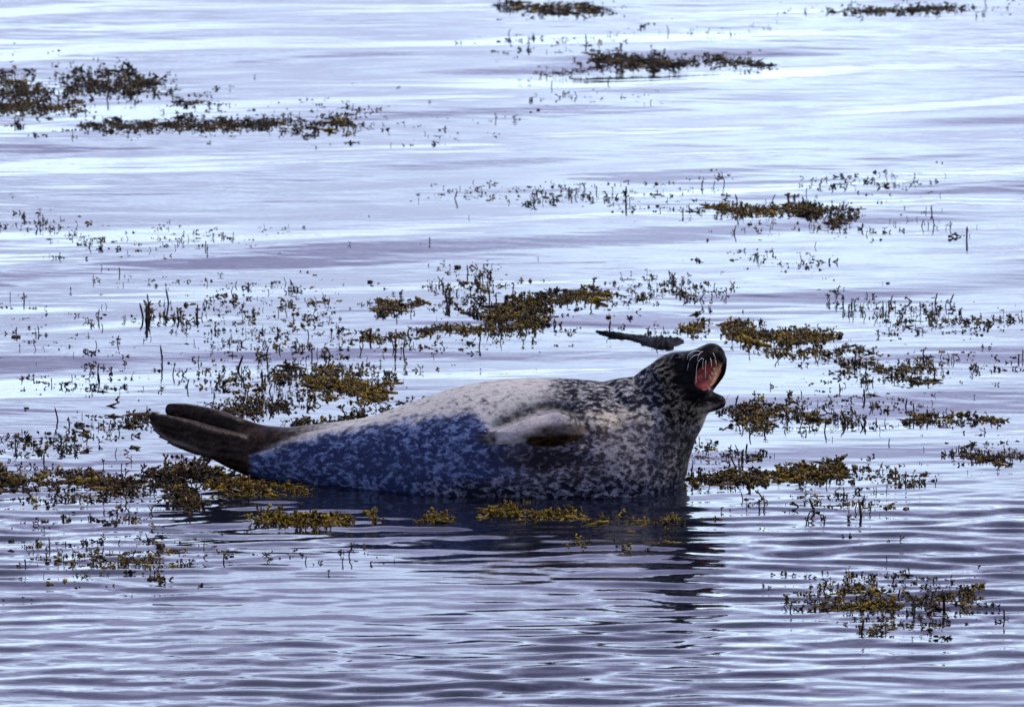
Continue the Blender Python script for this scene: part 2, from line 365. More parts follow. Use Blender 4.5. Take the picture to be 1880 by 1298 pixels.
seal_mat, t, b = new_mat('seal_coat')
lk = t.links
def attr(n): a = nd(t, 'ShaderNodeAttribute'); a.attribute_name = n; return a
aD, aL, aP = attr('coat_dark'), attr('coat_light'), attr('coat_pattern')
tcn = nd(t, 'ShaderNodeTexCoord'); sp = nd(t, 'ShaderNodeSeparateColor'); lk.new(aP.outputs['Color'], sp.inputs[0])
m_ = nd(t, 'ShaderNodeMapping'); m_.inputs['Scale'].default_value = (.72, 1, 1.15); m_.inputs['Rotation'].default_value = (0, R(-18), 0); lk.new(tcn.outputs['Object'], m_.inputs[0])
dn = nd(t, 'ShaderNodeTexNoise'); dn.inputs['Scale'].default_value = 38; dn.inputs['Detail'].default_value = 4; lk.new(m_.outputs[0], dn.inputs[0])
dm = nd(t, 'ShaderNodeMix', data_type='RGBA', blend_type='LINEAR_LIGHT'); dm.inputs[0].default_value = .032; lk.new(m_.outputs[0], dm.inputs[6]); lk.new(dn.outputs['Color'], dm.inputs[7])
vo = nd(t, 'ShaderNodeTexVoronoi', feature='DISTANCE_TO_EDGE'); vo.inputs['Scale'].default_value = 38; lk.new(dm.outputs[2], vo.inputs[0])
n2 = nd(t, 'ShaderNodeTexNoise'); n2.inputs['Scale'].default_value = 17; n2.inputs['Detail'].default_value = 5; n2.inputs['Roughness'].default_value = .6; lk.new(m_.outputs[0], n2.inputs[0])
n3 = nd(t, 'ShaderNodeTexNoise'); n3.inputs['Scale'].default_value = 75; n3.inputs['Detail'].default_value = 4; lk.new(m_.outputs[0], n3.inputs[0])
def math_(op, a, b_=None, c=None, clamp=False):
    n = nd(t, 'ShaderNodeMath', operation=op, use_clamp=clamp)
    for i, v in enumerate((a, b_, c)):
        if v is None: continue
        if isinstance(v, (int, float)): n.inputs[i].default_value = v
        else: lk.new(v, n.inputs[i])
    return n.outputs[0]
n4 = nd(t, 'ShaderNodeTexNoise'); n4.inputs['Scale'].default_value = 9; n4.inputs['Detail'].default_value = 2; lk.new(m_.outputs[0], n4.inputs[0])
edge = math_('MULTIPLY', math_('MULTIPLY_ADD', vo.outputs['Distance'], -2.3, .60), math_('MULTIPLY_ADD', n4.outputs[0], 2.6, -.45, clamp=True))   # light net between dark blotches, strong in places only
n5 = nd(t, 'ShaderNodeTexNoise'); n5.inputs['Scale'].default_value = 66; n5.inputs['Detail'].default_value = 3; n5.inputs['Roughness'].default_value = .62; n5.inputs['Distortion'].default_value = .25; lk.new(m_.outputs[0], n5.inputs[0])
val = math_('ADD', math_('MULTIPLY', edge, 1.0), math_('MULTIPLY_ADD', n5.outputs[0], 3.6, -1.95))      # pale flecks, some joined by thin rings
val = math_('ADD', val, math_('MULTIPLY_ADD', n2.outputs[0], .8, -.40))
val = math_('ADD', val, math_('MULTIPLY_ADD', n3.outputs[0], .35, -.175))
thr = math_('ADD', val, math_('MULTIPLY_ADD', sp.outputs['Red'], 2.0, -.72))
fac = math_('MULTIPLY_ADD', thr, 1.0, .33, clamp=True)
mx = nd(t, 'ShaderNodeMix', data_type='RGBA'); lk.new(fac, mx.inputs[0]); lk.new(aD.outputs['Color'], mx.inputs[6]); lk.new(aL.outputs['Color'], mx.inputs[7])
hm = nd(t, 'ShaderNodeMapping'); hm.inputs['Scale'].default_value = (140, 500, 420); lk.new(tcn.outputs['Object'], hm.inputs[0])
hn = nd(t, 'ShaderNodeTexNoise'); hn.inputs['Scale'].default_value = 1; hn.inputs['Detail'].default_value = 3; lk.new(hm.outputs[0], hn.inputs[0])
hf = nd(t, 'ShaderNodeMix', data_type='RGBA', blend_type='MULTIPLY'); hf.inputs[0].default_value = .55; lk.new(mx.outputs[2], hf.inputs[6])
hr = nd(t, 'ShaderNodeValToRGB'); hr.color_ramp.elements[0].position = .3; hr.color_ramp.elements[0].color = (.45, .45, .45, 1); hr.color_ramp.elements[1].position = .7; hr.color_ramp.elements[1].color = (1.5, 1.5, 1.5, 1)
lk.new(hn.outputs[0], hr.inputs[0]); lk.new(hr.outputs[0], hf.inputs[7]); lk.new(hf.outputs[2], b.inputs['Base Color'])
lk.new(sp.outputs['Green'], b.inputs['Roughness']); lk.new(math_('MULTIPLY_ADD', sp.outputs['Blue'], .20, 1.05), b.inputs['IOR'])
bu = nd(t, 'ShaderNodeBump'); bu.inputs['Strength'].default_value = .5; bu.inputs['Distance'].default_value = .002
lk.new(math_('ADD', hn.outputs[0], math_('MULTIPLY', n3.outputs[0], 1.2)), bu.inputs['Height']); lk.new(bu.outputs[0], b.inputs['Normal'])

seal = thing('seal', 'grey seal hauled out in the shallows yawning with its mouth wide open', 'seal', (0, 0, 0))
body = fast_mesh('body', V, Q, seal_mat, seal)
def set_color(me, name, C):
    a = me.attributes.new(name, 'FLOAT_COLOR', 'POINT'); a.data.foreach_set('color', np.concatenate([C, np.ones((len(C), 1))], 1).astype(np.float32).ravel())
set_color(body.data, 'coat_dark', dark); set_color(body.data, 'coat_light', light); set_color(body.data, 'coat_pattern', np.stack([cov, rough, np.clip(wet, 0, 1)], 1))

def tube(points, radii, seg=6, close_tip=True):
    P = [np.array(p, float) for p in points]; vs_, fs = [], []
    for i, p in enumerate(P):
        d = P[min(i + 1, len(P) - 1)] - P[max(i - 1, 0)]; d /= np.linalg.norm(d) + 1e-9
        a = np.cross(d, (0, 0, 1) if abs(d[2]) < .9 else (1, 0, 0)); a /= np.linalg.norm(a); c = np.cross(d, a)
        for j in range(seg):
            t_ = 2 * math.pi * j / seg; vs_.append(p + radii[i] * (math.cos(t_) * a + math.sin(t_) * c))
    for i in range(len(P) - 1):
        for j in range(seg): fs.append((i * seg + j, i * seg + (j + 1) % seg, (i + 1) * seg + (j + 1) % seg, (i + 1) * seg + j))
    fs.append(tuple(range(seg))[::-1]); fs.append(tuple((len(P) - 1) * seg + j for j in range(seg)))
    return vs_, fs
def plain(name, col, rough_=.4, bumpy=0):
    m, t_, b_ = new_mat(name)
    no = nd(t_, 'ShaderNodeTexNoise'); no.inputs['Scale'].default_value = 60; no.inputs['Detail'].default_value = 4
    rp = nd(t_, 'ShaderNodeValToRGB'); rp.color_ramp.elements[0].position = .3; rp.color_ramp.elements[1].position = .7
    rp.color_ramp.elements[0].color = tuple(c * .6 for c in col) + (1,); rp.color_ramp.elements[1].color = tuple(min(1, c * 1.35) for c in col) + (1,)
    tt = nd(t_, 'ShaderNodeTexCoord'); t_.links.new(tt.outputs['Object'], no.inputs[0]); t_.links.new(no.outputs[0], rp.inputs[0]); t_.links.new(rp.outputs[0], b_.inputs['Base Color'])
    b_.inputs['Roughness'].default_value = rough_
    b_.inputs['IOR'].default_value = 1.12 if 'rock' in name else 1.4
    if bumpy:
        bb = nd(t_, 'ShaderNodeBump'); bb.inputs['Strength'].default_value = bumpy; bb.inputs['Distance'].default_value = .01
        t_.links.new(no.outputs[0], bb.inputs['Height']); t_.links.new(bb.outputs[0], b_.inputs['Normal'])
    return m
M_wh = plain('whisker_white', (.55, .53, .52), .35); M_tooth = plain('tooth_ivory', (.80, .68, .48), .25); M_claw = plain('claw_horn', (.012, .01, .012), .25)
M_eye = plain('eye_black', (.006, .005, .006), .08); M_tongue = plain('tongue_pink', (.50, .13, .10), .35)
# whiskers: photo-space curves, carried outward from the lip
def whisker(pts, out0=.004, out1=.022, r=.0006):
    y0 = surf_y(pts[0][0], pts[0][1], -.1); n_ = 9; C = []
    K = np.array(pts, float)
    for i in range(n_):
        u = i / (n_ - 1) * (len(K) - 1); a = min(int(u), len(K) - 2); f = u - a
        p0 = K[max(a - 1, 0)]; p1 = K[a]; p2 = K[a + 1]; p3 = K[min(a + 2, len(K) - 1)]
        p = .5 * (2 * p1 + (p2 - p0) * f + (2 * p0 - 5 * p1 + 4 * p2 - p3) * f * f + (3 * p1 - p0 - 3 * p2 + p3) * f ** 3)
        w = i / (n_ - 1); yy = y0 + .002 - (out0 + (out1 - out0) * w) * min(1, w * 3) 
        C.append(at(p[0], p[1], yy))
    v_, f_ = tube(C, [r * (1 - .6 * i / (n_ - 1)) for i in range(n_)], 5)
    mesh_obj('whisker', v_, f_, M_wh, seal)
zz = lambda x, y: (1200 + x / 8.11, 610 + y / 8.11)
for pts in ([(700, 285), (600, 280), (520, 330), (497, 410)], [(705, 325), (600, 350), (530, 430), (503, 570)], [(750, 285), (700, 300), (665, 360), (655, 430)],
            [(725, 380), (670, 430), (640, 540), (632, 690), (645, 750)], [(765, 345), (742, 400), (732, 480), (736, 555)], [(780, 390), (776, 460), (772, 560), (772, 700)],
            [(845, 385), (858, 440), (862, 520)], [(880, 300), (900, 340), (930, 400)], [(905, 400), (925, 430), (935, 500)]):
    whisker([zz(*p) for p in pts])
for pts in ([(1065, 1065), (1068, 1120), (1035, 1200)], [(1105, 1070), (1105, 1140), (1070, 1205)], [(1085, 1000), (1100, 960), (1140, 900)]):
    whisker([zz(*p) for p in pts], 0, .01, .0009)
for pts in ([(1070, 330), (1110, 345), (1150, 375)], [(1075, 420), (1120, 450), (1165, 490)], [(1072, 470), (1110, 500), (1150, 520)]):
    whisker([zz(*p) for p in pts], -.01, -.03, .0005)
# teeth on the far gum, tongue, claws, eyes
for x, y, s_ in ((1320, 668, 4.2), (1314, 663, 3.2), (1310, 675, 3.4), (1306, 683, 3.6), (1302, 690, 3.4), (1313, 684, 2.8)):
    yy = surf_y(x, y, -.02); a = at(x, y, yy + .003); d = np.array([.35, -.8, -.45]); d /= np.linalg.norm(d)
    v_, f_ = tube([a, a + d * s_ * S * .9, a + d * s_ * S * 1.8, a + d * s_ * S * 2.5], [s_ * S * .62, s_ * S * .6, s_ * S * .35, s_ * S * .06], 8)
    mesh_obj('tooth', v_, f_, M_tooth, seal)
yt = surf_y(1288, 706, -.05)
tg = [at(1280, 703, -.012), at(1284, 706, -.03), at(1291, 711, -.045), at(1298, 714, -.055), at(1303, 715, -.06)]
v_, f_ = tube(tg, [.010, .013, .013, .010, .005], 12); mesh_obj('tongue', v_, f_, M_tongue, seal)
for tx, ty, ex, ey in ((895, 795, 878, 793), (888, 802, 872, 800), (889, 809, 874, 811), (898, 816, 884, 822)):
    a = at(tx, ty, -.258); c = at(ex, ey, -.258)
    v_, f_ = tube([a, a * .6 + c * .4 + np.array([0, 0, .002]), a * .25 + c * .75 + np.array([0, 0, .001]), c], [.0042, .0038, .0025, .0006], 8)
    mesh_obj('claw', v_, f_, M_claw, seal)
for tx, ty, ex, ey in ((277, 762, 270, 759), (280, 777, 273, 775), (287, 790, 280, 789), (298, 802, 291, 802), (313, 812, 306, 813)):
    a = at(tx, ty, -.012); c = at(ex, ey, -.016); v_, f_ = tube([a, a * .4 + c * .6, c], [.004, .003, .0006], 8); mesh_obj('claw', v_, f_, M_claw, seal)
def ball(name, c, r, mat, parent, sq=(1, 1, 1), seg=14):
    vs_, fs = [], []
    for i in range(seg // 2 + 1):
        th = math.pi * i / (seg // 2)
        for j in range(seg):
            ph = 2 * math.pi * j / seg; vs_.append((c[0] + r * sq[0] * math.sin(th) * math.cos(ph), c[1] + r * sq[1] * math.sin(th) * math.sin(ph), c[2] + r * sq[2] * math.cos(th)))
    for i in range(seg // 2):
        for j in range(seg): fs.append((i * seg + j, i * seg + (j + 1) % seg, (i + 1) * seg + (j + 1) % seg, (i + 1) * seg + j))
    return mesh_obj(name, vs_, fs, mat, parent)
ye = surf_y(1243, 655, -.08)
ball('eye', at(1245, 656.5, ye + .004), .0075, M_eye, seal, (1.4, .8, .55))

#WEED
# ------------------------------------------------------------------ seaweed
def weed_material():
    m, t, b = new_mat('seaweed'); k = t.links
    a = nd(t, 'ShaderNodeAttribute'); a.attribute_name = 'frond'
    s = nd(t, 'ShaderNodeSeparateColor'); k.new(a.outputs['Color'], s.inputs[0])
    def ramp_(cols):
        r = nd(t, 'ShaderNodeValToRGB'); r.color_ramp.elements[0].position = 0; r.color_ramp.elements[0].color = cols[0] + (1,)
        r.color_ramp.elements[1].position = 1; r.color_ramp.elements[1].color = cols[-1] + (1,)
        for i, c in enumerate(cols[1:-1]): r.color_ramp.elements.new((i + 1) / (len(cols) - 1)).color = c + (1,)
        return r
    ol = ramp_([(.003, .002, .001), (.016, .010, .0015), (.095, .062, .003), (.25, .16, .010)])
    rd = ramp_([(.003, .002, .002), (.012, .006, .003), (.045, .018, .006), (.13, .052, .014)])
    g = nd(t, 'ShaderNodeNewGeometry'); n = nd(t, 'ShaderNodeTexNoise'); n.inputs['Scale'].default_value = 90; n.inputs['Detail'].default_value = 2; k.new(g.outputs['Position'], n.inputs[0])
    oi = nd(t, 'ShaderNodeObjectInfo')
    x = nd(t, 'ShaderNodeMath', operation='MULTIPLY_ADD'); k.new(n.outputs[0], x.inputs[0]); x.inputs[1].default_value = .5; k.new(s.outputs['Red'], x.inputs[2])
    y = nd(t, 'ShaderNodeMath', operation='MULTIPLY_ADD'); k.new(oi.outputs['Random'], y.inputs[0]); y.inputs[1].default_value = .2; k.new(x.outputs[0], y.inputs[2])
    z = nd(t, 'ShaderNodeMath', operation='SUBTRACT'); k.new(y.outputs[0], z.inputs[0]); z.inputs[1].default_value = .38
    for r in (ol, rd): k.new(z.outputs[0], r.inputs[0])
    mx = nd(t, 'ShaderNodeMix', data_type='RGBA'); k.new(s.outputs['Green'], mx.inputs[0]); k.new(ol.outputs[0], mx.inputs[6]); k.new(rd.outputs[0], mx.inputs[7])
    k.new(mx.outputs[2], b.inputs['Base Color']); b.inputs['Roughness'].default_value = .38; b.inputs['IOR'].default_value = 1.2
    return m
M_weed = weed_material()

def seg4(points, rad, flat=.45, twist=0.0):
    """a flattened four-sided strap along points; all quads."""
    P = np.array(points, float); n = len(P); V = []; 
    for i in range(n):
        d = P[min(i + 1, n - 1)] - P[max(i - 1, 0)]; d /= np.linalg.norm(d) + 1e-9
        ref = np.array([math.cos(twist), math.sin(twist), .13]); a = np.cross(d, ref); a /= np.linalg.norm(a) + 1e-9; c = np.cross(d, a)
        for s_, w in ((a, 1), (c, flat), (-a, 1), (-c, flat)): V.append(P[i] + s_ * w * rad[i])
    F = [(i * 4 + j, i * 4 + (j + 1) % 4, i * 4 + 4 + (j + 1) % 4, i * 4 + 4 + j) for i in range(n - 1) for j in range(4)]
    F += [(3, 2, 1, 0), tuple((n - 1) * 4 + j for j in range(4))]
    return V, F
def make_piece(kind, g):
    """unit piece of wrack (about 1 tall or long). returns V, F, colour(r = lightness, g = redness)."""
    V, F, Cc = [], [], []
    def put(pts, rad, tone, flat=.45):
        v, f = seg4(pts, rad, flat, g.uniform(0, 3.14)); o = len(V); V.extend(v); F.extend([tuple(i + o for i in q) for q in f])
        n = len(pts)
        for i in range(n): Cc.extend([tone + .22 * i / n] * 4)
    def branch(p, d, ln, r, depth, tone):
        d = d / np.linalg.norm(d); q = p + d * ln * .5 + g.normal(size=3) * .05 * ln; e_ = p + d * ln + g.normal(size=3) * .10 * ln
        if depth == 0:
            put([p, q, e_ - d * .02, e_ + d * r * 1.5], [r * .8, r, r * g.uniform(1.1, 2.0), r * .5], tone, g.uniform(.45, .9)); return
        put([p, q, e_], [r, r * .9, r], tone)
        for s_ in range(2 if g.random() < .85 else 3):
            branch(e_, d + g.normal(size=3) * .55, ln * g.uniform(.55, .85), r * .82, depth - 1, tone + .04)
    tone = g.uniform(.12, .5)
    if kind == 'tuft':
        for _ in range(g.integers(2, 4)):
            d = np.array([g.normal() * .8, g.normal() * .8, .8]); branch(np.array([g.normal() * .12, g.normal() * .12, -.1]), d, g.uniform(.28, .45), .085, 1, tone)
    elif kind == 'fork':
        d = np.array([g.normal() * .35, g.normal() * .35, 1.0]); branch(np.array([0, 0, -.1]), d, .42, .08, 2, tone)
    elif kind == 'spike':
        lean = g.normal(size=2) * .16; put([(0, 0, -.15), (lean[0] * .4, lean[1] * .4, .35), (lean[0], lean[1], .8), (lean[0] * 1.3, lean[1] * 1.3, 1.0)], [.07, .065, .07, .03], tone, .8)
        if g.random() < .5:
            a = g.uniform(0, 6.28); put([(lean[0] * .5, lean[1] * .5, .4), (lean[0] + .12 * math.cos(a), .12 * math.sin(a), .62), (lean[0] + .2 * math.cos(a), .2 * math.sin(a), .7)], [.04, .05, .02], tone)
    elif kind == 'blob':
        for _ in range(g.integers(2, 5)):
            a = g.uniform(0, 6.28); r = g.uniform(0, .35); c = np.array([r * math.cos(a), r * math.sin(a), g.uniform(-.05, .12)]); d = g.normal(size=3); d[2] = abs(d[2]) * .7; d /= np.linalg.norm(d)
            s_ = g.uniform(.14, .26); put([c - d * s_, c - d * s_ * .3, c + d * s_ * .4, c + d * s_ * 1.2], [s_ * .4, s_ * .85, s_ * .75, s_ * .2], tone + g.uniform(-.1, .1), .7)
    elif kind == 'strand':
        a = g.normal() * .5; p = np.array([-.6 * math.cos(a), -.6 * math.sin(a), .0]); d = np.array([math.cos(a), math.sin(a), .06]); pts = [p]
        for i in range(4): d = d + g.normal(size=3) * [.22, .22, .07]; p = p + d * .3; p[2] = max(p[2], -.02); pts.append(p)
        put(pts, [.04, .085, .10, .085, .04], tone, .55)
        for i in (1, 2, 3):
            if g.random() < .7:
                dd = g.normal(size=3) * [.5, .5, .3]; dd[2] = abs(dd[2]) + .12; branch(pts[i], dd, .22, .07, 0, tone)
    elif kind == 'stalk':
        put([(0, 0, -.2), (-.08, 0, .3), (-.30, .05, .75), (-.36, .05, 1.0)], [.075, .075, .07, .085], tone, .8)
    return np.array(V), np.array(F), np.array(Cc)
KINDS = {'tuft': 12, 'fork': 10, 'spike': 6, 'blob': 10, 'strand': 12, 'stalk': 1}
PIECES = {k: [make_piece(k, np.random.default_rng(100 * i + 7 * len(k) + ord(k[0]))) for i in range(n)] for k, n in KINDS.items()}
def put_colour(me, tone, red):
    n = len(tone); C4 = np.ones((n, 4), np.float32); C4[:, 0] = tone; C4[:, 1] = red; C4[:, 2] = 0
    a = me.attributes.new('frond', 'FLOAT_COLOR', 'POINT'); a.data.foreach_set('color', C4.ravel())
MESHES = {}
def piece_mesh(kind, i, shade):
    """shared mesh for single fronds; shade: 0 dark, 1 olive, 2 red brown"""
    key = (kind, i, shade)
    if key not in MESHES:
        v, f, c = PIECES[kind][i]
        me = bpy.data.meshes.new('frond'); me.from_pydata(v.tolist(), [], f.tolist()); me.materials.append(M_weed)
        me.polygons.foreach_set('use_smooth', [True] * len(f))
        put_colour(me, c + (-.12, .22, .10)[shade], (.35, .05, .9)[shade]); MESHES[key] = me
    return MESHES[key]
MIX = {'mat': (('strand', .45), ('tuft', .13), ('blob', .34), ('fork', .08)),
       'loose': (('tuft', .20), ('blob', .52), ('fork', .06), ('spike', .07), ('strand', .15)),
       'dots': (('blob', .60), ('spike', .14), ('tuft', .14), ('strand', .12)),
       'spikes': (('spike', .30), ('fork', .16), ('blob', .36), ('tuft', .18)),
       'upright': (('tuft', .28), ('fork', .12), ('strand', .28), ('spike', .06), ('blob', .26))}
def pick(mix, g):
    r = g.random(); 
    for k, w in MIX[mix]:
        r -= w
        if r <= 0: return k
    return MIX[mix][0][0]
def spots(path, sx_, sy_, n, g, clump=.55):
    """n photo positions scattered along a polyline, gathered into small groups."""
    P = np.array(path, float)
    if len(P) == 1: P = np.vstack([P, P])
    seg = np.hypot(*(P[1:] - P[:-1]).T) + 1e-6; cum = np.concatenate([[0], np.cumsum(seg)]); o = []; heads = []
    for _ in range(n):
        if heads and g.random() < clump:
            h = heads[g.integers(len(heads))]; o.append((h[0] + g.normal() * 10, h[1] + g.normal() * 2.6)); continue
        u = g.uniform(0, cum[-1]); i = min(np.searchsorted(cum, u, side='right') - 1, len(seg) - 1); f = (u - cum[i]) / seg[i]; c = P[i] * (1 - f) + P[i + 1] * f
        wide = 2.4 if g.random() < .22 else 1.0; q = (c[0] + g.normal() * sx_ * .5 * wide, c[1] + g.normal() * sy_ * .5 * wide); o.append(q); heads.append(q)
    return o
def inside_seal(p):
    i = np.round((np.array(p) + (0, 0, .01) - G0) / H).astype(int)
    return bool(((i >= 0) & (i < FIELD.shape)).all() and FIELD[tuple(i)] < .012)
def joined(name, rows, parent=None, origin=(0, 0, 0)):
    """many small pieces as one mesh; rows: (kind, index, position, yaw, size, tilt, shade)."""
    VV, FF, CC, GG, off = [], [], [], [], 0
    for kind, i, p, yaw, sz, squash, shade in rows:
        v, f, c = PIECES[kind][i]; cy, sy = math.cos(yaw), math.sin(yaw)
        w = np.stack([v[:, 0] * cy - v[:, 1] * sy, v[:, 0] * sy + v[:, 1] * cy, v[:, 2] * squash], 1) * sz + (np.array(p) - origin)
        VV.append(w); FF.append(f + off); off += len(v); CC.append(c + (-.12, .22, .10)[shade]); GG.append(np.full(len(c), (.35, .05, .9)[shade]))
    o = fast_mesh(name, np.concatenate(VV), np.concatenate(FF), M_weed, parent); put_colour(o.data, np.concatenate(CC), np.concatenate(GG)); o['kind'] = 'stuff'
    return o
def shade_pick(h, g):
    """h: (dark, olive, red) weights"""
    r = g.random() * sum(h); return 0 if r < h[0] else (1 if r < h[0] + h[1] else 2)
def place(px, py): 
    p = on_water(px, py); p[2] = wave_height(p[0:1], p[1:2])[0] if abs(p[0]) < 30 else 0; return p
DK, OL, RD, MX = (.72, .14, .14), (.30, .60, .10), (.35, .15, .50), (.45, .37, .18)
